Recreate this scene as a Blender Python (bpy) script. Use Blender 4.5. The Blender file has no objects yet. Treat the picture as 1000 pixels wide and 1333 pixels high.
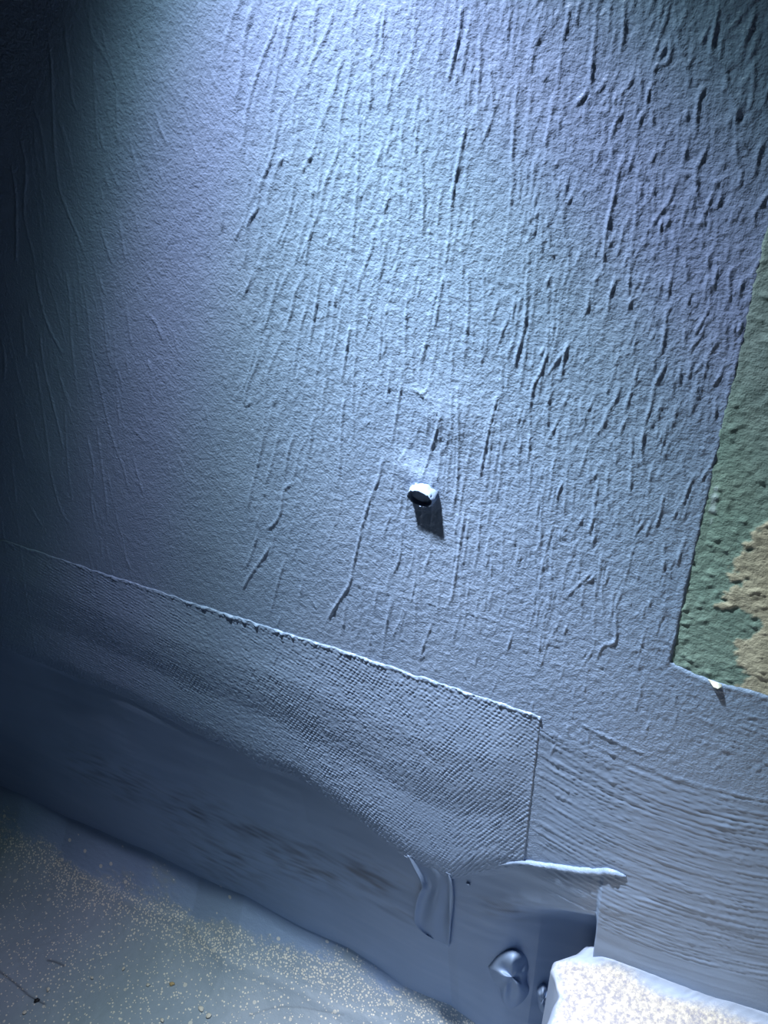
import bpy, math, random
import numpy as np

# ------------------------------------------------------------------ camera
F_PX, IW, IH = 1150.0, 1000.0, 1333.0
D, CAM_H = 0.30, 0.70                     # camera: 30 cm from the wall, 70 cm above the floor
PITCH, YAW, ROLL = map(math.radians, (34.03, 25.77, -0.87))
fw = np.array([-math.sin(YAW) * math.cos(PITCH), math.cos(YAW) * math.cos(PITCH), -math.sin(PITCH)])
rt = np.cross(fw, [0, 0, 1]); rt /= np.linalg.norm(rt)
up = np.cross(rt, fw)
rt, up = rt * math.cos(ROLL) + up * math.sin(ROLL), -rt * math.sin(ROLL) + up * math.cos(ROLL)
CAM = np.array([0.0, -D, CAM_H])

scene = bpy.context.scene
C = scene.collection
cam_data = bpy.data.cameras.new('camera')
cam_data.sensor_fit = 'VERTICAL'
cam_data.sensor_height = 36.0
cam_data.lens = 36.0 * F_PX / IH
cam_data.clip_start = 0.01
cam = bpy.data.objects.new('camera', cam_data)
C.objects.link(cam)
from mathutils import Matrix, Vector
m = Matrix.Identity(4)
for i in range(3):
    m[i][0], m[i][1], m[i][2], m[i][3] = rt[i], up[i], -fw[i], CAM[i]
cam.matrix_world = m
scene.camera = cam

# ------------------------------------------------------------------ world and light
world = bpy.data.worlds.new('world')
scene.world = world
world.use_nodes = True
world.node_tree.nodes['Background'].inputs[0].default_value = (0.8, 0.9, 1.0, 1)
world.node_tree.nodes['Background'].inputs[1].default_value = 0.004

LAMP_POS = Vector((-0.198, -0.083, 0.849))
LAMP_AIM = Vector((0.035, -0.16, -0.216))
ld = bpy.data.lights.new('torch_light_offscreen', 'SPOT')
ld.energy = 52.0
ld.spot_size = math.radians(112)
ld.spot_blend = 0.25
ld.shadow_soft_size = 0.011
lo = bpy.data.objects.new('torch_light_offscreen', ld)
C.objects.link(lo)
lo.location = LAMP_POS
lo.rotation_euler = (LAMP_AIM - LAMP_POS).to_track_quat('-Z', 'Y').to_euler()
# the torch's LED throws slightly tinted rings: colour by angle from the beam's axis
ld.use_nodes = True
lt = ld.node_tree
em = lt.nodes['Emission']
tc = lt.nodes.new('ShaderNodeTexCoord')
sx = lt.nodes.new('ShaderNodeSeparateXYZ')
ab = lt.nodes.new('ShaderNodeMath'); ab.operation = 'ABSOLUTE'
ac = lt.nodes.new('ShaderNodeMath'); ac.operation = 'ARCCOSINE'
sc = lt.nodes.new('ShaderNodeMath'); sc.operation = 'MULTIPLY'; sc.inputs[1].default_value = 180 / math.pi / 60
rp = lt.nodes.new('ShaderNodeValToRGB')
lt.links.new(tc.outputs['Normal'], sx.inputs[0])
lt.links.new(sx.outputs['Z'], ab.inputs[0]); lt.links.new(ab.outputs[0], ac.inputs[0])
lt.links.new(ac.outputs[0], sc.inputs[0]); lt.links.new(sc.outputs[0], rp.inputs[0])
lt.links.new(rp.outputs[0], em.inputs[0])
RINGS = [(0, 1.35, (.98, .99, 1.03)), (8, 1.05, (.98, .99, 1.03)), (16, .63, (.97, .99, 1.02)), (20, .385, (.92, 1.01, 1.01)), (24, .225, (.92, 1.02, .99)),
         (28.5, .148, (.97, .95, 1.09)), (32, .106, (.95, .96, 1.08)), (36, .040, (.82, 1.05, .99)), (40, .0085, (.75, 1.06, 1.0)), (44, .0005, (.7, 1, 1.1)), (50, .0, (1, 1, 1))]
while len(rp.color_ramp.elements) < len(RINGS):
    rp.color_ramp.elements.new(0.5)
for e, (a, v, c) in zip(rp.color_ramp.elements, RINGS):
    e.position = a / 60.0
    e.color = (*[v * k for k in c], 1)

scene.view_settings.view_transform = 'Standard'
scene.view_settings.look = 'None'
scene.view_settings.gamma = 1.0
scene.view_settings.use_curve_mapping = False
scene.view_settings.exposure = 0.0

# ------------------------------------------------------------------ helpers
rng = np.random.default_rng(7)

def ray(px, py):
    px = np.asarray(px, float); py = np.asarray(py, float)
    a = (px - IW / 2) / F_PX; b = -(py - IH / 2) / F_PX
    return a[..., None] * rt + b[..., None] * up + fw

def on_wall(px, py, y=0.0):
    d = ray(px, py)
    t = (y - CAM[1]) / d[..., 1]
    return CAM + d * np.asarray(t)[..., None]

def on_level(px, py, z=0.0):
    d = ray(px, py)
    t = (z - CAM[2]) / d[..., 2]
    return CAM + d * np.asarray(t)[..., None]

def to_px(x, y, z):
    vx, vy, vz = x - CAM[0], y - CAM[1], z - CAM[2]
    dp = vx * fw[0] + vy * fw[1] + vz * fw[2]
    dp = np.where(np.abs(dp) < 1e-6, 1e-6, dp)
    return (IW / 2 + F_PX * (vx * rt[0] + vy * rt[1] + vz * rt[2]) / dp,
            IH / 2 - F_PX * (vx * up[0] + vy * up[1] + vz * up[2]) / dp)

def sstep(a, b, x):
    t = np.clip((x - a) / (b - a), 0, 1)
    return t * t * (3 - 2 * t)

def mesh_from(name, verts, quads, mat, parent=None, smooth=True, attrs=None):
    me = bpy.data.meshes.new(name)
    v = np.ascontiguousarray(verts, np.float32).reshape(-1, 3)
    q = np.ascontiguousarray(quads, np.int32)
    me.vertices.add(len(v)); me.vertices.foreach_set('co', v.ravel())
    n = q.shape[1]
    me.loops.add(q.size); me.loops.foreach_set('vertex_index', q.ravel())
    me.polygons.add(len(q))
    me.polygons.foreach_set('loop_start', np.arange(0, q.size, n, dtype=np.int32))
    me.update(calc_edges=True)
    me.polygons.foreach_set('use_smooth', np.full(len(q), smooth, bool))
    for k, a in (attrs or {}).items():
        at = me.attributes.new(k, 'FLOAT', 'POINT')
        at.data.foreach_set('value', np.ascontiguousarray(a, np.float32).ravel())
    me.materials.append(mat)
    o = bpy.data.objects.new(name, me)
    C.objects.link(o)
    if parent: o.parent = parent
    return o

def grid_quads(nr, nc, flip=False):
    i = np.arange(nr * nc).reshape(nr, nc)
    q = np.stack([i[:-1, :-1], i[:-1, 1:], i[1:, 1:], i[1:, :-1]], -1).reshape(-1, 4)
    return q[:, ::-1] if flip else q

def tag(o, label=None, cat=None, group=None, kind=None):
    if label: o['label'] = label
    if cat: o['category'] = cat
    if group: o['group'] = group
    if kind: o['kind'] = kind
    return o

def blur(a, s0, s1=None):
    s1 = s0 if s1 is None else s1
    f0 = np.fft.fftfreq(a.shape[0])[:, None]; f1 = np.fft.rfftfreq(a.shape[1])[None, :]
    g = np.exp(-2 * (np.pi ** 2) * ((f0 * s0) ** 2 + (f1 * s1) ** 2))
    return np.fft.irfft2(np.fft.rfft2(a) * g, s=a.shape)

def noise(shape, s0, s1=None):
    a = blur(rng.standard_normal(shape), s0, s1)
    return a / a.std()

# ------------------------------------------------------------------ materials
def nodes_of(name, rough=0.5, spec=0.4):
    mt = bpy.data.materials.new(name); mt.use_nodes = True
    nt = mt.node_tree; b = nt.nodes['Principled BSDF']
    b.inputs['Roughness'].default_value = rough
    b.inputs['Specular IOR Level'].default_value = spec
    tcn = nt.nodes.new('ShaderNodeTexCoord')
    return mt, nt, b, tcn

def add_noise(nt, tcn, scale, detail=3, rough=.6, out='Object'):
    n = nt.nodes.new('ShaderNodeTexNoise')
    n.inputs['Scale'].default_value = scale; n.inputs['Detail'].default_value = detail
    n.inputs['Roughness'].default_value = rough
    nt.links.new(tcn.outputs[out], n.inputs['Vector'])
    return n

def ramp(nt, src, stops):
    r = nt.nodes.new('ShaderNodeValToRGB')
    while len(r.color_ramp.elements) < len(stops): r.color_ramp.elements.new(.5)
    for e, (p, c) in zip(r.color_ramp.elements, stops):
        e.position = p; e.color = (*c, 1) if len(c) == 3 else c
    nt.links.new(src, r.inputs[0])
    return r

def mix(nt, fac, a, b):
    n = nt.nodes.new('ShaderNodeMix'); n.data_type = 'RGBA'
    if isinstance(fac, (int, float)): n.inputs[0].default_value = fac
    else: nt.links.new(fac, n.inputs[0])
    for s, v in ((6, a), (7, b)):
        if isinstance(v, tuple): n.inputs[s].default_value = (*v, 1)
        else: nt.links.new(v, n.inputs[s])
    return n.outputs[2]

def mth(nt, op, a, b=0.0):
    n = nt.nodes.new('ShaderNodeMath'); n.operation = op
    for i, v in ((0, a), (1, b)):
        if isinstance(v, (int, float)): n.inputs[i].default_value = v
        else: nt.links.new(v, n.inputs[i])
    return n.outputs[0]

def bump(nt, b, h, dist, strength=1.0):
    n = nt.nodes.new('ShaderNodeBump')
    n.inputs['Distance'].default_value = dist; n.inputs['Strength'].default_value = strength
    nt.links.new(h, n.inputs['Height']); nt.links.new(n.outputs[0], b.inputs['Normal'])

def attr(nt, name):
    n = nt.nodes.new('ShaderNodeAttribute'); n.attribute_name = name
    return n.outputs['Fac']

PAINT_A, PAINT_B = (0.222, 0.322, 0.505), (0.252, 0.357, 0.545)
def paint_material(name, a=PAINT_A, b=PAINT_B, rough=.43, bump_d=.00042, bump_scale=880, spec=.5, thin=False):
    mt, nt, bs, t = nodes_of(name, rough, spec)
    n = add_noise(nt, t, 22, 4)
    col = ramp(nt, n.outputs['Fac'], [(.3, a), (.7, b)]).outputs[0]
    if thin:                                   # thin coats where the dark fleece shows through
        col = mix(nt, attr(nt, 'thin'), col, (.045, .062, .115))
    nt.links.new(col, bs.inputs['Base Color'])
    f = add_noise(nt, t, bump_scale, 2, .6).outputs['Fac']
    if thin: f = mth(nt, 'MULTIPLY', f, mth(nt, 'SUBTRACT', 1.0, attr(nt, 'calm')))    # brushed parts are smooth
    bump(nt, bs, f, bump_d)
    return mt

M_WALL = paint_material('blue_membrane_paint', thin=True)
M_TAPE = paint_material('painted_tape_fabric', rough=.43, bump_d=.0003)
M_SMOOTH = paint_material('smooth_membrane', rough=.5, bump_d=.00004, bump_scale=400)
M_BEAD = paint_material('thick_paint_bead', rough=.4, bump_d=.0003)

def board_material():
    mt, nt, bs, t = nodes_of('green_wallboard', .8, .2)
    n = add_noise(nt, t, 60, 5)
    g = ramp(nt, n.outputs['Fac'], [(.3, (.21, .335, .315)), (.7, (.28, .41, .38))]).outputs[0]
    n2 = add_noise(nt, t, 140, 4)
    be = ramp(nt, n2.outputs['Fac'], [(.3, (.48, .48, .39)), (.7, (.68, .66, .53))]).outputs[0]
    c = mix(nt, attr(nt, 'beige'), g, be)
    c = mix(nt, attr(nt, 'smear'), c, (.42, .56, .62))
    nt.links.new(c, bs.inputs['Base Color'])
    f = add_noise(nt, t, 800, 3, .7)
    bump(nt, bs, f.outputs['Fac'], .0004)
    return mt
M_BOARD = board_material()

def floor_material():
    mt, nt, bs, t = nodes_of('speckled_floor_coating', .55, .35)
    n = add_noise(nt, t, 14, 4)
    base = ramp(nt, n.outputs['Fac'], [(.3, (.25, .33, .42)), (.7, (.31, .39, .49))]).outputs[0]
    big = attr(nt, 'sand')
    v = nt.nodes.new('ShaderNodeTexVoronoi'); v.inputs['Scale'].default_value = 540
    nt.links.new(t.outputs['Object'], v.inputs['Vector'])
    sep = nt.nodes.new('ShaderNodeSeparateColor'); nt.links.new(v.outputs['Color'], sep.inputs[0])
    # a cell carries a pale grain when its random value lies below the local density
    dens = mth(nt, 'ADD', mth(nt, 'MULTIPLY', big, 1.25), .14)
    has = mth(nt, 'LESS_THAN', sep.outputs[0], dens)
    size = mth(nt, 'MULTIPLY_ADD', sep.outputs[1], .30); nt.nodes[-1].inputs[2].default_value = .22
    dot = mth(nt, 'LESS_THAN', v.outputs['Distance'], size)
    fac = mth(nt, 'MULTIPLY', mth(nt, 'MULTIPLY', has, dot), .85)
    base = mix(nt, attr(nt, 'coat'), base, ramp(nt, n.outputs['Fac'], [(.3, PAINT_A), (.7, PAINT_B)]).outputs[0])
    fac = mth(nt, 'MULTIPLY', fac, mth(nt, 'SUBTRACT', 1.0, attr(nt, 'coat')))
    col = mix(nt, fac, base, (.84, .83, .76))
    v2 = nt.nodes.new('ShaderNodeTexVoronoi'); v2.inputs['Scale'].default_value = 95
    nt.links.new(t.outputs['Object'], v2.inputs['Vector'])
    s2 = nt.nodes.new('ShaderNodeSeparateColor'); nt.links.new(v2.outputs['Color'], s2.inputs[0])
    d2 = mth(nt, 'MULTIPLY', mth(nt, 'LESS_THAN', v2.outputs['Distance'], .17), mth(nt, 'LESS_THAN', s2.outputs[0], .22))
    col = mix(nt, mth(nt, 'MULTIPLY', d2, .7), col, (.72, .72, .66))
    col = mix(nt, mth(nt, 'MULTIPLY', attr(nt, 'crack'), .8), col, (.05, .06, .08))
    nt.links.new(col, bs.inputs['Base Color'])
    f = add_noise(nt, t, 700, 3, .7)
    h = mth(nt, 'ADD', f.outputs['Fac'], mth(nt, 'MULTIPLY', fac, .8))
    bump(nt, bs, h, .00035)
    return mt
M_FLOOR = floor_material()

def step_material():
    mt, nt, bs, t = nodes_of('sandy_step_coating', .7, .3)
    n = add_noise(nt, t, 380, 4, .7)
    sand = ramp(nt, n.outputs['Fac'], [(.38, (.24, .25, .30)), (.5, (.37, .365, .355)), (.62, (.54, .53, .46))]).outputs[0]
    n2 = add_noise(nt, t, 30, 3)
    blue = ramp(nt, n2.outputs['Fac'], [(.3, (.25, .33, .48)), (.7, (.31, .39, .53))]).outputs[0]
    col = mix(nt, attr(nt, 'bare'), blue, sand)
    nt.links.new(col, bs.inputs['Base Color'])
    f = add_noise(nt, t, 520, 3, .7)
    h = mth(nt, 'MULTIPLY', f.outputs['Fac'], mth(nt, 'ADD', attr(nt, 'bare'), .12))
    bump(nt, bs, h, .0007)
    return mt
M_STEP = step_material()

def plain(name, col, rough=.6):
    mt, nt, bs, t = nodes_of(name, rough, .3)
    n = add_noise(nt, t, 300, 3)
    k = tuple(c * .75 for c in col)
    nt.links.new(ramp(nt, n.outputs['Fac'], [(.3, k), (.7, col)]).outputs[0], bs.inputs['Base Color'])
    bump(nt, bs, n.outputs['Fac'], .0002)
    return mt
M_CRUST = plain('paint_crust', PAINT_B)
M_TAN = plain('tan_chip', (.55, .42, .22))
M_PALE = plain('pale_crumb', (.74, .73, .66))
M_BLACK = plain('dark_crumb', (.015, .017, .022))

# ------------------------------------------------------------------ shape of the wall's foot
lip_px = np.array([(-260, 735), (-100, 800), (30, 855), (160, 905), (330, 990), (385, 1008), (470, 1065), (530, 1112), (590, 1138),
                   (630, 1128), (680, 1122), (740, 1129), (800, 1137), (850, 1160)], float)
lw = on_wall(lip_px[:, 0], lip_px[:, 1])
LIP_X, LIP_Z = lw[:, 0], lw[:, 2]
CA, CB = on_wall(783, 1150), on_wall(770, 1240)       # the crease where the recess ends
RECESS = math.tan(math.radians(9.0))

def lip_z(x): return np.interp(x, LIP_X, LIP_Z)
def foot(x, z):
    """how far the surface lies behind the wall plane (metres)"""
    soft = np.interp(x, [-.45, -.25, -.12], [.05, .03, .009])
    d = lip_z(x) - z
    r = RECESS * .5 * (np.sqrt(d * d + soft * soft) + d) - RECESS * .5 * .0025
    r = np.maximum(r, 0)
    xc = CA[0] + (z - CA[2]) / (CB[2] - CA[2]) * (CB[0] - CA[0])
    k = 1 - sstep(-.0012, .0012, x - xc)
    extra = .014 * sstep(.040, .070, d) * sstep(-.085, -.026, x)    # deeper towards the step
    r = r * np.interp(x, [-.11, -.05], [1, .45])
    return (r + extra) * k

# ------------------------------------------------------------------ wall relief (height map, 0.5 mm cells)
RX0, RX1, RZ0, RZ1, CS = -0.68, 0.20, 0.0, 0.78, 0.0005
NX, NZ = int((RX1 - RX0) / CS) + 1, int((RZ1 - RZ0) / CS) + 1
HM = np.zeros((NZ, NX))
gx = RX0 + np.arange(NX) * CS; gz = RZ0 + np.arange(NZ) * CS
GX, GZ = np.meshgrid(gx, gz)
PXM, PYM = to_px(GX, 0.0, GZ)                          # where each wall cell shows in the photograph

def smooth_line(pts, n=None):
    p = np.asarray(pts, float)
    if len(p) == 2: p = np.array([p[0], p.mean(0), p[1]])
    q = np.vstack([2 * p[0] - p[1], p, 2 * p[-1] - p[-2]])
    out = []
    for i in range(1, len(q) - 2):
        L = np.linalg.norm(q[i + 1] - q[i]); k = max(2, int(L / 1.0))
        t = np.linspace(0, 1, k, endpoint=False)[:, None]
        a, b, c, d = q[i - 1], q[i], q[i + 1], q[i + 2]
        out.append(.5 * ((2 * b) + (c - a) * t + (2 * a - 5 * b + 4 * c - d) * t ** 2 + (3 * b - a - 3 * c + d) * t ** 3))
    return np.vstack(out + [p[-1:]])

samples = []                                           # (x, z, height, sigma) in metres
def ridge(px_pts, h, s, lumps=.22, taper=True):
    L = smooth_line(px_pts)
    w = on_wall(L[:, 0], L[:, 1])
    n = len(w)
    t = np.linspace(0, 1, n)
    e = np.minimum(1, np.minimum(t, 1 - t) * n / 14.0) if taper else np.ones(n)
    ph = rng.uniform(0, 6.28, 4)
    u = np.arange(n)
    k = 1 + lumps * (np.sin(u / 6.1 + ph[0]) * .5 + np.sin(u / 13.7 + ph[1]) * .6 + np.sin(u / 2.9 + ph[2]) * .25)
    samples.append(np.stack([w[:, 0], w[:, 2], h * e * np.maximum(k, .15), np.full(n, s)], -1))

def stamp(H, arr):
    R = 5
    ix = np.round((arr[:, 0] - RX0) / CS).astype(int); iz = np.round((arr[:, 1] - RZ0) / CS).astype(int)
    ok = (ix > R) & (ix < NX - R - 1) & (iz > R) & (iz < NZ - R - 1)
    arr, ix, iz = arr[ok], ix[ok], iz[ok]
    for a in range(-R, R + 1):
        for b in range(-R, R + 1):
            jx, jz = ix + b, iz + a
            d2 = (gx[jx] - arr[:, 0]) ** 2 + (gz[jz] - arr[:, 1]) ** 2
            np.maximum.at(H, (jz, jx), arr[:, 2] * np.exp(-d2 / (arr[:, 3] ** 2)))

# the main ridges, followed from the photograph (one string per patch of wall: origin, then lines)
TR = {
 (300, 0): """80,0 75,70 50,140 45,250 15,385;185,30 165,110 120,215 80,340 55,450 45,530 22,572;220,0 200,70 180,170 170,300 150,370 145,480 130,530
250,0 225,90 200,190 185,250;390,0 375,80 340,160 300,240 290,280 285,340;345,0 318,50 310,180;495,0 465,40 455,120 435,160
425,210 400,270 390,330 360,410 330,480 310,560 250,660;265,290 240,370 232,470 235,600 235,700 215,800 175,900 160,940
190,390 175,480 150,590 110,690 100,770 65,830 55,960 50,1000;215,555 180,610 150,690 135,750 145,880 130,1000
460,190 440,300 415,420 400,560 375,625 350,690 330,790 295,870 280,1000;475,340 478,500 478,600 470,730 455,900 460,960;305,680 300,780 295,860
225,850 205,870 180,940;330,855 300,865 285,930 275,1000;615,230 600,320 580,430;670,215 640,280 615,360;690,0 685,150 705,250 725,350 738,490
890,120 870,220 860,290;865,0 855,100 830,220 805,320;930,100 930,220 920,430 935,520 945,570;565,530 550,600 540,690;600,700 580,760 565,815
565,840 560,920 552,990;820,770 815,870 798,990;880,440 850,600 830,700 820,800;965,220 975,330 980,430;620,490 590,540 575,600;710,540 715,640 720,760 715,880
105,560 100,640 95,740;60,560 68,680;385,600 360,660;520,180 525,330 515,430;640,440 640,560 655,660 660,790;540,60 545,180;575,40 565,160;670,720 665,830""",
 (650, 0): """265,0 255,80 235,160 232,210;360,0 360,90 350,190 340,310 360,380 405,440;340,310 320,350 270,400;625,0 622,60 590,150 565,235;625,70 660,130 690,230 715,325
640,120 630,220 575,260 578,390;820,0 800,110 790,190 835,250 850,320 885,400 880,470 930,570;885,470 880,570 900,650 880,720;955,30 940,80 920,140 890,200
545,400 520,450 510,520 490,600 470,650;510,530 520,600 550,660 600,700;205,330 195,420 175,520 160,560;75,270 60,420 50,560 45,680;130,170 115,280;150,690 130,760 125,830
260,640 240,740 240,850 265,970;440,610 435,690 410,800 395,880 385,990;420,530 420,590 445,640;730,620 735,720 760,800 765,850;660,650 635,740 600,790 555,855
505,700 510,800 495,900 490,1000;770,310 740,370 730,480;465,0 465,80 460,160;200,0 195,130;830,560 800,600;990,520 950,580;830,720 800,790;640,850 655,900 660,970;610,890 600,920
730,640 660,655;880,20 860,60;720,200 700,260;160,200 165,330;365,650 365,720;950,200 945,320 930,420""",
 (300, 350): """80,0 70,50 40,110;130,0 120,130 108,290 95,360 65,430 55,505 95,480;180,0 155,120 120,240;215,260 190,270 160,330 135,400 130,500 120,640 90,770 70,860
270,20 240,90 225,160 190,260;340,0 320,120 290,300;290,120 260,220 240,340 235,400;485,0 470,120 465,300 455,470 460,640;455,190 440,240 425,340 415,410 402,420
425,460 412,600 405,780;370,80 350,250 355,400 340,490;395,60 380,200 375,290;240,610 215,680 200,790;255,790 200,820 180,920 125,980;195,540 165,680 125,820
570,680 550,780 520,850 490,950 475,1000;640,400 620,520 600,650;790,520 770,590 740,690 720,760 708,800;745,410 720,460 660,440;800,0 775,120 755,240;730,250 710,360
1000,100 970,200;1000,450 965,580 940,700 920,800;885,0 885,160 865,360;555,130 560,230 550,360;660,80 650,250 650,420;525,40 510,110;870,880 865,960 845,1000
730,480 735,560 730,620;845,480 850,600 840,850;295,540 300,620 290,700;180,460 150,520;515,720 510,770;940,240 930,380;825,300 825,430""",
 (650, 350): """105,0 95,200 65,320 55,380;380,0 355,50 360,80;330,70 330,140 310,180;500,90 470,170;625,130 615,240 600,330;685,100 715,180 740,185;515,360 500,440
450,400 440,470 400,540 380,610;260,260 240,330 230,420;185,290 155,380 125,440 110,540;120,330 125,390;205,180 195,290;440,20 410,100 405,180;780,0 785,180;780,235 795,300
540,580 530,680 545,770;310,500 320,590;220,580 215,690;115,600 105,730;495,700 485,850;150,820 140,930;135,815 160,830 175,800;355,830 350,920 330,990;670,880 640,940
580,420 560,520 530,600;690,200 690,300;60,100 45,220;870,100 900,190 880,260;945,20 880,60;370,730 345,790;405,740 400,820;610,740 590,790;740,380 730,520;805,480 800,560""",
 (0, 0): """175,110 190,250 195,400 205,580 225,720 290,880 320,960;330,0 340,130 400,230 435,330;235,80 255,250 270,380 305,430;260,20 300,90;345,170 350,350 360,500 365,560
570,390 600,490 630,550;490,230 520,330;110,370 150,480 175,660;70,500 95,620 90,800 125,950 130,1000;210,430 250,540 270,640;475,500 500,600 525,685;370,840 400,930 420,990
440,800 455,900 470,990;560,130 605,200;950,0 920,80 905,200 880,390 870,400;690,200 685,370 665,400;590,620 605,690;780,680 775,820 765,980;830,740 825,870;480,100 495,160
365,450 380,540 395,570;375,640 410,700;820,430 825,560;40,600 60,750 60,1000;740,0 745,200 740,330;815,0 812,150 810,300;660,120 655,180;430,330 440,560""",
 (0, 350): """130,0 150,110 180,210 240,330;245,0 260,120 265,250 290,480;365,0 380,70 400,110;300,30 325,150 340,290 370,420 400,560 430,660 460,740 480,830;385,120 400,300 430,400
210,360 250,480 270,540;150,230 165,370 200,510 240,690;125,320 150,460 175,640 190,760 220,880 265,970;240,500 250,700 270,880;470,130 485,250 500,290;470,300 480,400
545,320 570,400;320,600 350,750 340,860 355,960;480,580 540,640;620,700 640,790;490,680 540,860;100,100 115,200;80,150 100,350;5,250 20,350 10,420;50,500 75,650 95,730
90,850 160,965;560,430 570,520;670,160 690,210;740,300 760,330;540,0 570,60;540,160 580,200 610,270;360,560 375,700 395,860 400,940;430,430 450,600""",
 (300, 600): """100,20 75,120 65,190;155,300 120,360 70,430 35,500;105,255 80,340 55,400;205,360 180,440 145,580;490,240 460,370 440,460 395,530 350,610;640,190 630,350 590,450
600,490 575,640 565,740;550,450 530,580;750,320 720,410;870,180 850,330 820,540;755,590 720,680 695,770;970,250 945,380;290,490 330,580;520,630 515,720;270,430 255,520;690,480 685,680
600,500 590,600;430,520 415,640;190,560 175,620""",
 (600, 700): """220,10 210,80 190,130;110,20 90,130;430,120 410,170;500,120 490,150 455,170;755,60 755,140;790,60 795,110;280,250 260,300;575,250 575,380 530,400 500,460
400,310 380,370;430,540 415,610;805,560 790,640;660,590 650,650;200,330 165,440;300,330 290,450;270,590 265,650;545,400 500,380;120,180 100,260;340,160 330,260""",
}
for (ox, oy), s in TR.items():
    for line in s.replace('\n', ';').split(';'):
        pts = [(ox + .35 * float(a.split(',')[0]), oy + .35 * float(a.split(',')[1])) for a in line.split()]
        left = pts[0][0] < 290
        ridge(pts, (.48 if left else .66) * rng.uniform(.75, 1.2) * 1e-3, (.50 if left else .56) * 1e-3)

# the many smaller wrinkles between them, by zone of the wall
def zone(n, x0, x1, y0, y1, slope, sd, l0, l1, h, s=.6):
    for _ in range(n):
        x, y = rng.uniform(x0, x1), rng.uniform(y0, y1)
        L = rng.uniform(l0, l1); a = rng.normal(slope, sd)
        k = max(2, int(L / 14)); pts = [(x, y)]
        for _ in range(k):
            a2 = a + rng.normal(0, sd * .6)
            x += a2 * L / k; y += L / k
            pts.append((x, y))
        ridge(pts, h * rng.uniform(.5, 1.75) * 1e-3, s * rng.uniform(.7, .95) * 1e-3, .3)
zone(95, -260, 150, -120, 720, .16, .08, 60, 220, .20, .55)
zone(150, 120, 320, -60, 720, .12, .22, 12, 60, .20, .5)
zone(260, 310, 530, -80, 480, -.14, .14, 25, 120, .28)
zone(420, 510, 740, -80, 780, -.07, .12, 20, 100, .28)
zone(620, 700, 1040, -80, 830, -.14, .26, 14, 60, .34)
zone(120, 320, 560, 460, 850, -.14, .14, 15, 80, .24)
zone(120, 560, 900, 760, 960, -.08, .25, 8, 34, .30, .55)
zone(80, 980, 1250, -80, 700, -.16, .26, 14, 60, .34)
zone(420, 330, 1000, -60, 760, -.08, .05, 25, 90, .14, .42)      # faint roller lines
# brushed area right of the tape: sweeping strokes that flatten to the right
def brush(x0, y0, L, h, s, k0=.62, curve=.0016):
    pts = []; x, y = x0, y0
    while x < x0 + L:
        pts.append((x, y)); sl = max(.16, k0 - curve * (x - 700)) ; x += 16; y += 16 * sl
    if len(pts) > 1: ridge(pts, h, s, .45)
for _ in range(330):
    x0 = rng.uniform(690, 960) if rng.random() < .5 else rng.uniform(690, 760)
    t = rng.random()
    y0 = 935 + (x0 - 700) * .42 + t * 230
    brush(x0, y0, rng.uniform(40, 260), rng.uniform(.14, .46) * 1e-3, rng.uniform(.42, .56) * 1e-3)
for x0, y0, L, h in ((750, 938, 110, .5), (745, 990, 80, .6), (715, 985, 130, .5), (790, 1005, 60, .6), (860, 1035, 75, .6), (905, 1065, 70, .7), (735, 960, 90, .4), (690, 1075, 70, .5)):
    brush(x0, y0, L, h * 1e-3, .65e-3)
for _ in range(150):                                               # faint level strokes over the roller texture
    x0, y0 = rng.uniform(420, 1000), rng.uniform(-12, 60)
    y0 = 770 + (x0 - 560) * .23 + y0 * 1.6
    L = rng.uniform(25, 110)
    ridge([(x0, y0), (x0 + L * .5, y0 + L * .12), (x0 + L, y0 + L * .25)], rng.uniform(.06, .22) * 1e-3, .45e-3)
for _ in range(45):                                                # strokes under the bare patch
    x0 = rng.uniform(890, 1080); y0 = 890 + (x0 - 890) * .3 + rng.uniform(6, 80); L = rng.uniform(40, 120)
    ridge([(x0, y0), (x0 + L * .5, y0 + L * .19), (x0 + L, y0 + L * .34)], rng.uniform(.1, .4) * 1e-3, .5e-3)
for _ in range(70):                                                # strokes on the low strip above the step
    x0 = rng.uniform(785, 1060); y0 = 1165 + (x0 - 785) * .36 + rng.uniform(-60, 75); L = rng.uniform(40, 160)
    ridge([(x0, y0), (x0 + L * .5, y0 + L * .17), (x0 + L, y0 + L * .32)], rng.uniform(.04, .15) * 1e-3, .6e-3)
ridge([(458, 762), (520, 776), (586, 792), (640, 806), (720, 828)], .3e-3, .5e-3)

stamp(HM, np.vstack(samples))
# pimples of dried paint
n = 2600
pp = on_wall(rng.uniform(-100, 1080, n), rng.uniform(-60, 960, n))
stamp(HM, np.stack([pp[:, 0], pp[:, 2], rng.uniform(.08, .34, n) * 1e-3, rng.uniform(.35, .6, n) * 1e-3], -1))

# roller stipple: finer and calmer to the left, coarser to the right; the brushed foot is smooth
amp = np.interp(PXM, [0, 250, 330, 600, 1000], [.5, .62, .9, 1.0, 1.05])
below_tape = sstep(930, 990, PYM - (PXM - 700) * .30) * sstep(690, 720, PXM)
amp *= 1 - .82 * below_tape
amp *= 1 - .9 * sstep(.0, .006, lip_z(GX) - GZ)
HM += amp * (noise((NZ, NX), 1.15) * .065e-3 + noise((NZ, NX), 2.2, 1.7) * .030e-3)
HM += noise((NZ, NX), 18, 14) * .06e-3 + noise((NZ, NX), 90, 60) * .25e-3 * (1 - .8 * below_tape)
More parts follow.
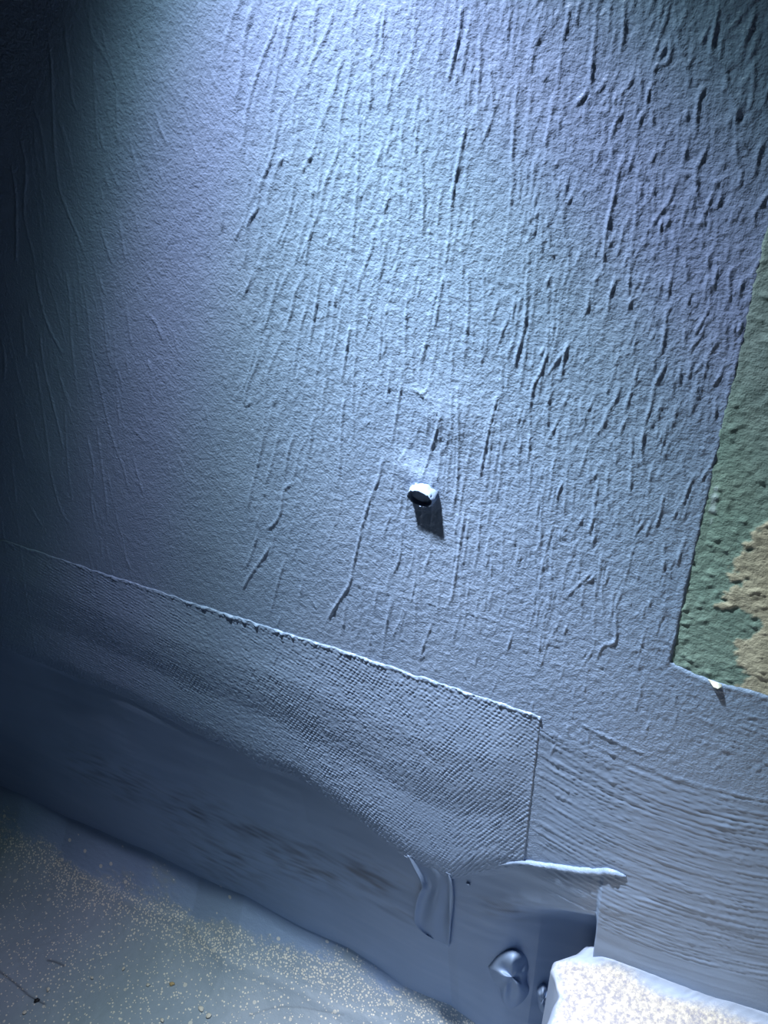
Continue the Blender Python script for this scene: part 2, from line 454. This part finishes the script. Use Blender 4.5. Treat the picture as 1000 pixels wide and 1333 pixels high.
# filler patch round the plug, with a rough crescent above it
def bumpat(px, py, h, s):
    w = on_wall(px, py)
    return h * np.exp(-((GX - w[0]) ** 2 + (GZ - w[2]) ** 2) / s ** 2)
HM += bumpat(550, 628, 1.6e-3, .009) + bumpat(532, 610, .8e-3, .006) + bumpat(580, 545, .9e-3, .012)
cr = smooth_line([(545, 512), (562, 520), (580, 526), (594, 540), (602, 552)])
cw = on_wall(cr[:, 0], cr[:, 1])
k = len(cw)
stamp(HM, np.stack([cw[:, 0] + rng.normal(0, .0006, k), cw[:, 2] + rng.normal(0, .0006, k), rng.uniform(.1, .9, k) * 1e-3, np.full(k, .6e-3)], -1))

# bare patch at the right: the coat ends in a raised lip and drops away behind the board's face
ea, eb = on_wall(1000, 300), on_wall(873, 858)
b_px = np.array([(862, 859), (873, 862), (900, 876), (935, 890), (965, 896), (1000, 906), (1060, 925), (1500, 1060)], float)
bw = on_wall(b_px[:, 0], b_px[:, 1])
wob = blur(rng.standard_normal(NZ * 1)[:, None] * np.ones((1, 2)), 6)[:, :1]; wob = wob / wob.std() * .00012
ex = eb[0] + (GZ - eb[2]) / (ea[2] - eb[2]) * (ea[0] - eb[0]) + wob
sd_left = GX - ex
wob2 = blur(rng.standard_normal(NX)[None, :] * np.ones((2, 1)), 5)[:1]; wob2 = wob2 / wob2.std() * .0002
sd_bot = GZ - (np.interp(GX, bw[:, 0], bw[:, 2]) + wob2)
SD = np.minimum(sd_left, sd_bot)
edge_h = .38e-3 + .25e-3 * sstep(0, .02, -sd_left + .02) 
rimsel = SD < .004
HM += np.where(rimsel, .18e-3 * np.exp(-((SD + .0008) / .0010) ** 2), 0)
HM = HM * (1 - sstep(-.0006, .0012, SD)) - 1.6e-3 * sstep(-.0006, .0022, SD)

# thick smears and folds on the recessed foot
FOOT = sstep(.002, .012, lip_z(GX) - GZ)
HM += FOOT * (noise((NZ, NX), 6, 26) * .10e-3 + noise((NZ, NX), 30, 50) * .7e-3)
thin_px = [((400, 1125), (62, 22), .9), ((480, 1138), (40, 18), .9), ((330, 1085), (70, 14), .6), ((300, 1120), (70, 30), .5),
           ((150, 1010), (60, 25), .6), ((540, 1190), (40, 12), .5), ((650, 1180), (45, 14), .6),
           ((250, 1060), (50, 30), .5)]
PXF, PYF = to_px(GX, foot(GX, GZ), GZ)
thin = np.zeros((NZ, NX))
for (cx, cy), (a, b), w in thin_px:
    th = math.radians(22 if cx < 560 else 6)
    u = (PXF - cx) * math.cos(th) + (PYF - cy) * math.sin(th); v = -(PXF - cx) * math.sin(th) + (PYF - cy) * math.cos(th)
    thin = np.maximum(thin, w * np.exp(-(u / a) ** 2 - (v / b) ** 2))
S_, T_ = GX * 1e3, GZ * 1e3
weave = np.cos(2 * np.pi * (S_ * .45 + T_ * .89) / 2.3) * np.cos(2 * np.pi * (S_ * .9 - T_ * .3) / 2.9)
streak = noise((NZ, NX), 3, 9)
thin = FOOT * np.clip(thin * (.42 + .38 * weave + .42 * streak), 0, .92) 
HM += FOOT * .05e-3 * weave * np.clip(thin * 3, .0, 1)

def sample(A, x, z):
    fx = np.clip((x - RX0) / CS, 0, NX - 1.001); fz = np.clip((z - RZ0) / CS, 0, NZ - 1.001)
    ix, iz = fx.astype(int), fz.astype(int); tx, tz = fx - ix, fz - iz
    return (A[iz, ix] * (1 - tx) + A[iz, ix + 1] * tx) * (1 - tz) + (A[iz + 1, ix] * (1 - tx) + A[iz + 1, ix + 1] * tx) * tz

def steps(a, b, fn):
    v = [a]
    while v[-1] < b: v.append(v[-1] + fn(v[-1]))
    return np.array(v)

xs = np.concatenate([np.linspace(-1.3, -.62, 40, endpoint=False),
                     steps(-.62, .115, lambda x: np.interp(x, [-.62, -.35, -.1, .1], [.95, .60, .44, .42]) * 1e-3),
                     np.linspace(.12, .9, 50)])
zs = np.concatenate([[-.06, -.04, -.02], steps(0, .705, lambda z: np.interp(z, [0, .2, .4, .7], [1.15, .95, .90, .82]) * 1e-3), np.linspace(.712, 1.3, 40)])
WX, WZ = np.meshgrid(xs, zs)
H = sample(HM, WX, np.maximum(WZ, 0))
fade = sstep(RX0, RX0 + .03, WX) * (1 - sstep(RZ1 - .03, RZ1, WZ))
right = sstep(RX1 - .004, RX1, WX)
H = H * fade
WY = foot(WX, WZ) - H
wall = mesh_from('wall_back', np.stack([WX, WY, WZ], -1), grid_quads(*WX.shape), M_WALL, attrs={'thin': sample(thin, WX, np.maximum(WZ, 0)) * fade, 'calm': sample(np.clip(.9 * below_tape + .85 * FOOT, 0, .9), WX, np.maximum(WZ, 0))})
tag(wall, 'wall rolled with blue-grey waterproofing membrane, covered in wrinkled paint ridges', kind='structure')

# ------------------------------------------------------------------ bare green wallboard
bx = np.concatenate([steps(-.03, .115, lambda x: .7e-3), np.linspace(.12, .9, 40)])
bz = np.concatenate([steps(float(bw[-3, 2]) - .012, .705, lambda z: .8e-3), np.linspace(.71, 1.3, 30)])
BX, BZ = np.meshgrid(bx, bz)
sd = np.minimum(sample(sd_left, BX, BZ), BZ - np.interp(BX, bw[:, 0], bw[:, 2]))
bpx, bpy_ = to_px(BX, 0, BZ)
nb1, nb2, nb3 = noise(BX.shape, .8, 1.2), noise(BX.shape, 5, 5), noise(BX.shape, 16, 16)
line = np.interp(bpy_, [200, 420, 560, 640, 690, 715, 740, 760, 790, 815, 835, 860, 880, 905, 930], [1700, 1300, 1120, 1040, 1000, 985, 950, 972, 946, 990, 948, 962, 985, 935, 925])
beige = sstep(-4, 4, bpx - line + nb2 * 8 + nb3 * 5 + nb1 * 5) 
smear = np.exp(-((bpx - 929 + (bpy_ - 655) * .1) / 5) ** 2 - ((bpy_ - 655) / 26) ** 2)
smear = sstep(.35, .6, smear * (1 + .25 * nb2 + .2 * nb1))
by = .20e-3 - nb1 * .09e-3 - nb2 * .06e-3 - np.clip(nb1 - 1.3, 0, 2) * .12e-3 - beige * .12e-3 - beige * np.clip(nb2, 0, 3) * .10e-3
by = by + .004 * sstep(.0004, .004, -sd)
by = np.where(BX > .118, np.minimum(by, .3e-3), by)
board = mesh_from('bare_wallboard', np.stack([BX, by, BZ], -1), grid_quads(*BX.shape), M_BOARD, wall, attrs={'beige': beige, 'smear': smear})
board['label'] = 'bare green wallboard with worn beige paper left unpainted'

# curled flake of paper on the patch's lower edge
def ribbon(name, px_a, px_b, lift, mat, parent, y0=-.0004):
    """a thin curled flake between two pixel outlines, lifted off the wall along its middle"""
    A = on_wall(np.array(px_a, float)[:, 0], np.array(px_a, float)[:, 1]); B = on_wall(np.array(px_b, float)[:, 0], np.array(px_b, float)[:, 1])
    rows = []
    for t in np.linspace(0, 1, 7):
        P = A * (1 - t) + B * t
        P[:, 1] += y0 - lift * np.sin(np.linspace(.15, math.pi - .15, len(P))) * (t ** 1.5)
        rows.append(P)
    top = np.array(rows); bot = top + np.array([0, .0004, 0])
    nr, nc = top.shape[:2]
    q = np.vstack([grid_quads(nr, nc), grid_quads(nr, nc, True) + nr * nc])
    i = np.arange(nr * nc).reshape(nr, nc)
    ring = np.concatenate([i[0, :], i[1:, -1], i[-1, -2::-1], i[-2:0:-1, 0]]); nx = np.roll(ring, -1)
    q = np.vstack([q, np.stack([nx, ring, ring + nr * nc, nx + nr * nc], -1)])
    return mesh_from(name, np.concatenate([top.reshape(-1, 3), bot.reshape(-1, 3)]), q, mat, parent)
fl = ribbon('paper_flake', [(922, 884), (928, 886), (934, 888), (940, 891)], [(925, 887), (930, 890), (936, 893), (940, 893)], .0022, plain('flake_paper', (.72, .76, .70)), wall)
fl['label'] = 'curled pale paper flake'

# ------------------------------------------------------------------ reinforcing tape along the wall
ta, tb = on_wall(10, 705), on_wall(706, 931)
tr0, tr1 = on_wall(706, 931), on_wall(683, 1121)
tx = steps(-.70, float(tr0[0]), lambda x: np.interp(x, [-.62, -.3, -.1], [1.0, .65, .55]) * 1e-3)
tx[-1] = tr0[0]
rows = 235
tt = np.linspace(0, 1, rows)
TX = np.repeat(tx[None, :], rows, 0)
ztop = ta[2] + (TX - ta[0]) / (tb[0] - ta[0]) * (tb[2] - ta[2])
edge_noise = blur(rng.standard_normal(len(tx))[None, :] * np.ones((2, 1)), 3)[:1]; edge_noise = edge_noise / edge_noise.std() * .0003
ztop = ztop + edge_noise
zbot = lip_z(TX) - .004
TZ = ztop + (zbot - ztop) * tt[:, None]
TX = TX + (tr1[0] - tr0[0]) * tt[:, None] * sstep(-.02, 0, TX - tr0[0])   # right end leans a little
s_mm, t_mm = TX * 1e3, (ztop - TZ) * 1e3
wv = (1 + .35 * noise(TX.shape, 2.2)) * np.cos(2 * np.pi * (s_mm * .42 + t_mm * .90) / 2.9 + .9 * noise(TX.shape, 20)) * np.cos(2 * np.pi * (s_mm * .9 - t_mm * .35) / 3.5 + .9 * noise(TX.shape, 20))
wamp = np.interp(TX, [-.5, -.35, -.2, -.1], [.07, .12, .17, .185]) * (1 - .45 * sstep(.86, 1.0, tt)[:, None]) * np.clip(1 + .28 * noise(TX.shape, 22), .35, 1.6)
Wm = (ztop - zbot)
und = np.interp(tt, [0, .12, .28, .45, .60, .74, .88, 1], [.0, .55, 1.35, 1.15, .55, .9, 1.15, .55])[:, None]
und = blur(np.repeat(und, len(tx), 1), .1, .1)
und = np.apply_along_axis(lambda c: np.convolve(np.pad(c, 12, mode='edge'), np.hanning(25) / np.hanning(25).sum(), 'valid'), 0, und)
th = .00030 + und * 1.7e-3 * np.interp(TX, [-.55, -.1], [.7, 1.0]) * (.12 + .88 * sstep(0, .022, tr0[0] - TX)) + wv * wamp * 1e-3 + noise(TX.shape, 1.1) * .03e-3 + noise(TX.shape, 25, 60) * .10e-3
# crusty paint line along the upper edge, and over the cut end
gran = np.clip(noise(TX.shape, .8, .9) * .7 + .6, 0, 2.2)
heavy = np.interp(TX, [-.5, -.3, -.22, -.17, -.1], [.35, .6, 1.1, .8, .8])
th += .50e-3 * gran * heavy * np.exp(-(((ztop - TZ) - .0016) / .0012) ** 2)
endd = (tr0[0] + (tr1[0] - tr0[0]) * tt[:, None]) - TX
th += .18e-3 * gran * np.exp(-((endd - .0010) / .0009) ** 2)
# borders drop onto the wall
th = th * sstep(0, .0007, ztop - TZ) * sstep(0, .0006, endd)
base = foot(TX, TZ) - np.minimum(sample(HM, TX, TZ), .00035)
TY = base - th
TY[0, :] += .0016; TY[:, -1] += .0016; TY[-1, :] += .0008
tape = mesh_from('reinforcing_tape', np.stack([TX, TY, TZ], -1), grid_quads(rows, len(tx), True), M_TAPE)
tag(tape, 'wide woven reinforcing tape painted blue-grey, stuck along the wall foot with a crusty upper edge', 'tape')

# ------------------------------------------------------------------ surfaces low on the wall
def on_foot(px, py, lift=0.0):
    y = 0.0
    for _ in range(14):
        P = on_wall(px, py, y)
        y = .5 * y + .5 * (float(foot(P[0], P[2])) - lift)
    return on_wall(px, py, y)

def tube(name, pts, radii, mat, parent=None, ns=10, seed=0, rough=.12):
    r = np.random.default_rng(seed)
    P = np.asarray(pts, float); n = len(P); V = []
    for i in range(n):
        d = P[min(i + 1, n - 1)] - P[max(i - 1, 0)]; d /= np.linalg.norm(d)
        a = np.cross(d, [0, 1, 0]); a /= np.linalg.norm(a); b = np.cross(d, a)
        for k in range(ns):
            t = 2 * math.pi * k / ns
            V.append(P[i] + radii[i] * (1 + r.normal(0, rough)) * (math.cos(t) * a + math.sin(t) * b))
    V = np.array(V); q = []
    for i in range(n - 1):
        for k in range(ns):
            q.append((i * ns + k, i * ns + (k + 1) % ns, (i + 1) * ns + (k + 1) % ns, (i + 1) * ns + k))
    c0, c1 = len(V), len(V) + 1
    V = np.vstack([V, P[0], P[-1]])
    for k in range(ns):
        q.append((c0, (k + 1) % ns, k, k)); q.append((c1, (n - 1) * ns + k, (n - 1) * ns + (k + 1) % ns, (n - 1) * ns + (k + 1) % ns))
    me = bpy.data.meshes.new(name)
    me.from_pydata([tuple(v) for v in V], [], [tuple(dict.fromkeys(f)) for f in q]); me.update()
    me.polygons.foreach_set('use_smooth', [True] * len(me.polygons)); me.materials.append(mat)
    o = bpy.data.objects.new(name, me); C.objects.link(o)
    if parent: o.parent = parent
    return o

bead_px = smooth_line([(597, 1138), (620, 1131), (648, 1125), (680, 1122), (710, 1126), (745, 1131), (775, 1134), (795, 1134), (815, 1141)])[::4]
bp = np.array([on_foot(x, y, .0004) for x, y in bead_px])
rr = np.interp(bead_px[:, 0], [597, 640, 700, 770, 800, 815], [.0005, .0010, .0017, .0022, .0019, .0006])
bd = tube('paint_bead', bp, rr, M_BEAD, wall, 10, 3); bd['label'] = 'thick glossy bead of paint along the board edge'
for pts, r0, sdn in (([(525, 1112), (531, 1115), (537, 1113), (543, 1108)], .0011, 5), ([(572, 1127), (580, 1133), (587, 1137), (594, 1134), (600, 1127)], .0009, 6), ([(607, 1149), (611, 1151), (614, 1152)], .0008, 7)):
    L = smooth_line(pts)[::3]; P = np.array([on_foot(x, y, .0012) for x, y in L])
    t = np.linspace(0, 1, len(P)); nb = tube('paint_nib', P, r0 * (.35 + .75 * np.sin(np.pi * t)), M_BEAD, tape, 8, sdn); nb['label'] = 'raised nib of dried paint'

# short strip of membrane folded over the lip
Lp = smooth_line([(530, 1113), (538, 1130), (546, 1145), (549, 1156), (544, 1166), (540, 1180), (539, 1200), (548, 1212), (560, 1220)])
Rp = smooth_line([(566, 1122), (580, 1132), (587, 1145), (590, 1166), (589, 1185), (587, 1200), (586, 1215), (585, 1226), (584, 1234)])
def resample(L, n):
    d = np.concatenate([[0], np.cumsum(np.linalg.norm(np.diff(L, axis=0), axis=1))]); t = np.linspace(0, d[-1], n)
    return np.stack([np.interp(t, d, L[:, 0]), np.interp(t, d, L[:, 1])], -1)
nr, nc = 40, 22
Lr, Rr = resample(Lp, nr), resample(Rp, nr)
top = np.zeros((nr, nc, 3))
for i in range(nr):
    for j in range(nc):
        t = j / (nc - 1)
        px = Lr[i] * (1 - t) + Rr[i] * t
        fold = .0011 * math.cos(t * 9.5 + i * .05) * math.sin(math.pi * i / nr) 
        side = .0024 * math.exp(-((t) / .16) ** 2) + .0030 * math.exp(-((1 - t) / .13) ** 2) * math.sin(math.pi * min(1, i / nr * 1.05))
        top[i, j] = on_foot(px[0], px[1], .0014 + fold + side * (.3 + .7 * math.sin(math.pi * i / nr)))
bot = top + np.array([0, .0013, 0])
q = np.vstack([grid_quads(nr, nc, True), grid_quads(nr, nc) + nr * nc])
ii = np.arange(nr * nc).reshape(nr, nc)
ring = np.concatenate([ii[0, :], ii[1:, -1], ii[-1, -2::-1], ii[-2:0:-1, 0]]); nx = np.roll(ring, -1)
q = np.vstack([q, np.stack([ring, nx, nx + nr * nc, ring + nr * nc], -1)])
strip = mesh_from('membrane_strip', np.concatenate([top.reshape(-1, 3), bot.reshape(-1, 3)]), q, M_SMOOTH)
tag(strip, 'short smooth strip of blue membrane hanging in folds below the tape, pinched at one side', 'membrane strip')

# ------------------------------------------------------------------ floor
FLOOR_Z = -.036
fx = np.concatenate([np.linspace(-1.3, -.72, 20, endpoint=False), steps(-.72, .0, lambda x: 1.05e-3), np.linspace(.02, .9, 30)])
fy = np.concatenate([steps(0, .20, lambda y: .25e-3 + y * .012 if y < .06 else .97e-3), np.linspace(.215, 1.3, 45)])     # distance out from the wall foot
FX, FD = np.meshgrid(fx, fy)
wav = np.interp(FX, np.linspace(-.8, .1, 19), .006 * rng.standard_normal(19))
yw = foot(np.minimum(FX, -.035), np.full_like(FX, .0)) + .001
FY = yw - FD
fn1, fn2, fn3 = noise(FX.shape, 1.5), noise(FX.shape, 8), noise(FX.shape, 40, 60)
RF = .066 + wav * 1.5
cove = FLOOR_Z + RF - np.sqrt(np.maximum(RF ** 2 - np.maximum(RF - FD, 0) ** 2, 0)) 
FZ = cove + fn1 * .00010 + fn2 * .00018 + fn3 * .0007
crack = np.zeros(FX.shape)
c0x, c0y = to_px(FX, FY, FZ)
for cl in ([(-12, 1256), (8, 1271), (22, 1282), (38, 1296), (58, 1307)], [(62, 1250), (72, 1252), (83, 1257)], [(325, 1322), (345, 1315), (365, 1311), (395, 1312), (425, 1318), (447, 1322)]):
    for cx, cy in smooth_line(cl):
        crack = np.maximum(crack, (.35 if cl[0][0] > 200 else 1) * np.exp(-((c0x - cx) ** 2 + (c0y - cy) ** 2) / 1.3 ** 2))
FZ = FZ - crack * .0006
FZ = FZ + .0012 * np.exp(-((FD - .030 - wav) / .004) ** 2) * sstep(-.55, -.4, FX)      # the coat's trowelled edge
fpx, fpy = to_px(FX, FY, FZ)
band = np.interp(fpx, [-200, 0, 100, 220, 330, 430, 560, 700], [1000, 1085, 1140, 1195, 1235, 1262, 1318, 1390])
sand = np.exp(-((fpy - band) / 24) ** 2) * .95 + .10 * sstep(0, 30, fpy - band)
sand = np.clip(sand * (1 + .3 * noise(FX.shape, 12)), 0, 1)
coat = 1 - sstep(-38, -8, fpy - band + 14 * noise(FX.shape, 14) + 5 * fn1)
floor = mesh_from('floor', np.stack([FX, FY, FZ], -1), grid_quads(*FX.shape, True), M_FLOOR, attrs={'sand': sand, 'crack': crack, 'coat': coat})
tag(floor, 'floor coated in speckled blue-grey membrane with pale sandy grains', kind='structure')

# ------------------------------------------------------------------ raised step at the right
SZ = float(on_wall(775, 1250)[2])
edge_px = np.array([(762, 1225), (748, 1236), (722, 1244), (719, 1256), (722, 1272), (725, 1290), (719, 1308), (712, 1330), (706, 1360), (700, 1400), (690, 1470)], float)
ew = on_level(edge_px[:, 0], edge_px[:, 1], SZ)
ew = ew[np.argsort(-ew[:, 1])]
ys = np.concatenate([steps(-float(ew[0, 1]), .11, lambda y: .8e-3), np.linspace(.115, .32, 25)]); ys = -ys
left = np.interp(-ys, -ew[:, 1], ew[:, 0])
left = left + blur(rng.standard_normal((len(ys), 2)), 2)[:, 0] * .0010
R = .007
us = np.concatenate([np.linspace(0, 1, 14, endpoint=False), 1 + np.linspace(0, 1, 12, endpoint=False), 2 + np.concatenate([steps(0, .14, lambda x: .9e-3), np.linspace(.16, .8, 20)])])
U, YY = np.meshgrid(us, ys); LL = np.repeat(left[:, None], len(us), 1)
ang = np.clip(U - 1, 0, 1) * math.pi / 2
tilt = math.tan(math.radians(7.5))
SX = np.where(U < 1, LL, np.where(U < 2, LL + R * (1 - np.cos(ang)), LL + R + (U - 2)))
topz = SZ + tilt * np.maximum(SX + .014, -.03) * (1 - sstep(.2, .4, SX))
SZZ = np.where(U < 1, FLOOR_Z - .01 + U * (topz - R - FLOOR_Z + .01), np.where(U < 2, topz - R + R * np.sin(ang), topz))
fillet = .006 * np.exp(-(np.maximum(-YY, 0)) / .004) * sstep(-.02, -.008, SX)
grain = noise(SX.shape, 1.3) * .00016 + noise(SX.shape, 9) * .00035 + noise(SX.shape, 40) * .0008
SZZ = SZZ + np.where(U > 1.6, grain + fillet, 0)
SX = SX + np.where(U < 1.6, noise(SX.shape, 6, 3) * .0006, 0)
bare = sstep(.002, .010, -YY + noise(SX.shape, 10) * .002) * sstep(1.3, 2.0, U)
step = mesh_from('step', np.stack([SX, YY, SZZ], -1), grid_quads(*SX.shape, False), M_STEP, attrs={'bare': bare})
tag(step, 'raised step with bright sandy top and pale blue painted back edge against the wall', 'step')

# ------------------------------------------------------------------ plug sticking out of the wall
plug = bpy.data.objects.new('wall_plug', None); C.objects.link(plug)
pw = on_wall(552, 641)
plug.location = pw
tag(plug, 'short paint-crusted plug stub sticking out of the wrinkled wall', 'plug')
ax = Vector((-.06, -math.cos(math.radians(13)), -math.sin(math.radians(13)))).normalized()
e1 = ax.cross(Vector((0, 0, 1))).normalized(); e2 = e1.cross(ax)
def lathe(name, prof, mat, parent, ns=36, jag=0.0, seed=1):
    r = np.random.default_rng(seed); V = []; q = []
    for i, (a, rad) in enumerate(prof):
        for k in range(ns):
            t = 2 * math.pi * k / ns
            rj = rad * (1 + r.normal(0, jag)); aj = a + r.normal(0, jag * .004) * (1 if 0 < i < len(prof) - 1 else 0)
            V.append(ax * aj + (e1 * math.cos(t) * 1.25 + e2 * math.sin(t)) * rj)
    for i in range(len(prof) - 1):
        for k in range(ns):
            q.append((i * ns + k, i * ns + (k + 1) % ns, (i + 1) * ns + (k + 1) % ns, (i + 1) * ns + k))
    q.append(tuple(range((len(prof) - 1) * ns, len(prof) * ns)))
    me = bpy.data.meshes.new(name); me.from_pydata([tuple(v) for v in V], [], q); me.update()
    me.polygons.foreach_set('use_smooth', [True] * len(me.polygons)); me.materials.append(mat)
    o = bpy.data.objects.new(name, me); C.objects.link(o); o.parent = parent
    return o
lathe('stub', [(-.004, .0058), (.0005, .0054), (.002, .0051), (.0032, .0049), (.0040, .0049), (.0044, .0047), (.0041, .0044), (.003, .0043), (.0005, .0043)], M_CRUST, plug, jag=.05)
hole = lathe('socket', [(.0, .0042), (.0022, .00425), (.0027, .0034), (.0028, .0016)], M_CRUST, plug, jag=.02, seed=4)
hole['label'] = 'hollow end of the stub'

# ------------------------------------------------------------------ lumps and crumbs
import bmesh
def lump(name, loc, size, mat, label, cat, seed, rot=0.0, rough=.25, sub=3, group=None, squash=None):
    r = np.random.default_rng(seed)
    bm = bmesh.new(); bmesh.ops.create_icosphere(bm, subdivisions=sub, radius=1.0)
    ph = r.uniform(0, 6.28, (6, 3)); fr = r.uniform(1.2, 4.5, (6, 3))
    for v in bm.verts:
        c = np.array(v.co)
        k = 1 + rough * sum(math.sin(float(fr[i] @ c) + ph[i, 0]) for i in range(6)) / 3
        v.co = Vector(c * k)
        if v.co.z < -.55: v.co.z = -.55
        v.co = Vector((v.co.x * size[0], v.co.y * size[1], (v.co.z + .55) * size[2]))
    me = bpy.data.meshes.new(name); bm.to_mesh(me); bm.free()
    me.polygons.foreach_set('use_smooth', [True] * len(me.polygons)); me.materials.append(mat)
    o = bpy.data.objects.new(name, me); C.objects.link(o); o.location = loc; o.rotation_euler = (0, 0, rot)
    tag(o, label, cat, group)
    return o

def floor_z(x, y):
    yy = float(foot(np.array(min(x, -.035)), np.array(0.0))) + .002
    d = max(0.0, yy - y)
    return FLOOR_Z + .066 - math.sqrt(.066 ** 2 - max(.066 - d, 0) ** 2)

def floor_at(px, py):
    z = 0.0
    for _ in range(8):
        P = on_level(px, py, z); z = .5 * z + .5 * floor_z(P[0], P[1])
    return Vector((P[0], P[1], z + .0005))

p = floor_at(224, 1281); lump('stone_chip', p - Vector((0, 0, .0006)), (.0022, .0016, .0013), M_TAN, 'tan stone chip lying on the speckled floor', 'chip', 11, .4, .3, 2)
p = floor_at(48, 1302); lump('dark_crumb', p - Vector((0, 0, .0006)), (.0022, .0016, .0010), M_BLACK, 'black crumb beside a hairline crack on the speckled floor', 'crumb', 12, .9, .3, 2)
for i, (x, y, s) in enumerate(((262, 1313, .0026), (272, 1322, .0022), (63, 1288, .0018), (120, 1273, .0014), (32, 1318, .0018), (161, 1261, .0015), (211, 1328, .0018), (193, 1282, .0017))):
    p = floor_at(x, y)
    lump('paint_crumb', p - Vector((0, 0, s * .3)), (s, s * .8, s * .45), M_PALE, 'small pale crumb of dried paint scattered on the speckled floor', 'crumb', 20 + i, i, .3, 2, 'pale crumbs on the floor')


def sheet(name, outline, centre, lift, mat, label, cat, seed, thick=.002, nr=16, folds=.0015):
    """a lump of membrane stuck to the wall foot: an outline traced on the foot, domed outwards"""
    r = np.random.default_rng(seed)
    O = smooth_line(outline + [outline[0]])[::3][:-1]; n = len(O); c = np.array(centre, float)
    ph = r.uniform(0, 6.28, 4); V = [on_foot(c[0], c[1], lift)]
    for i in range(1, nr + 1):
        t = i / nr
        for k in range(n):
            a = 2 * math.pi * k / n
            p = c + (O[k] - c) * t
            w = folds * (math.sin(3 * a + ph[0] + 2.5 * t) + .7 * math.sin(5 * a + ph[1] - 3 * t)) * math.sin(math.pi * t)
            V.append(on_foot(p[0], p[1], lift * (1 - t ** 2.6) - thick * t ** 6 + w))
    q = [(0, 1 + (k + 1) % n, 1 + k) for k in range(n)]
    for i in range(nr - 1):
        for k in range(n):
            a, b = 1 + i * n + k, 1 + i * n + (k + 1) % n
            q.append((a, b, b + n, a + n))
    me = bpy.data.meshes.new(name); me.from_pydata([tuple(v) for v in V], [], q); me.update()
    me.polygons.foreach_set('use_smooth', [True] * len(me.polygons)); me.materials.append(mat)
    o = bpy.data.objects.new(name, me); C.objects.link(o)
    return tag(o, label, cat)
sheet('membrane_lump', [(634, 1258), (650, 1240), (668, 1233), (684, 1240), (690, 1256), (686, 1275), (690, 1290), (682, 1306), (664, 1318), (654, 1308), (650, 1288), (640, 1276)],
      (667, 1272), .0065, M_SMOOTH, 'crumpled lump of blue membrane in the corner beside the step', 'lump', 33, folds=.0015)
sheet('membrane_blob', [(698, 1288), (706, 1278), (716, 1286), (718, 1304), (712, 1322), (702, 1314)], (708, 1300), .007, M_SMOOTH,
      'small blob of blue membrane squeezed against the side of the step', 'lump', 41, folds=.001)
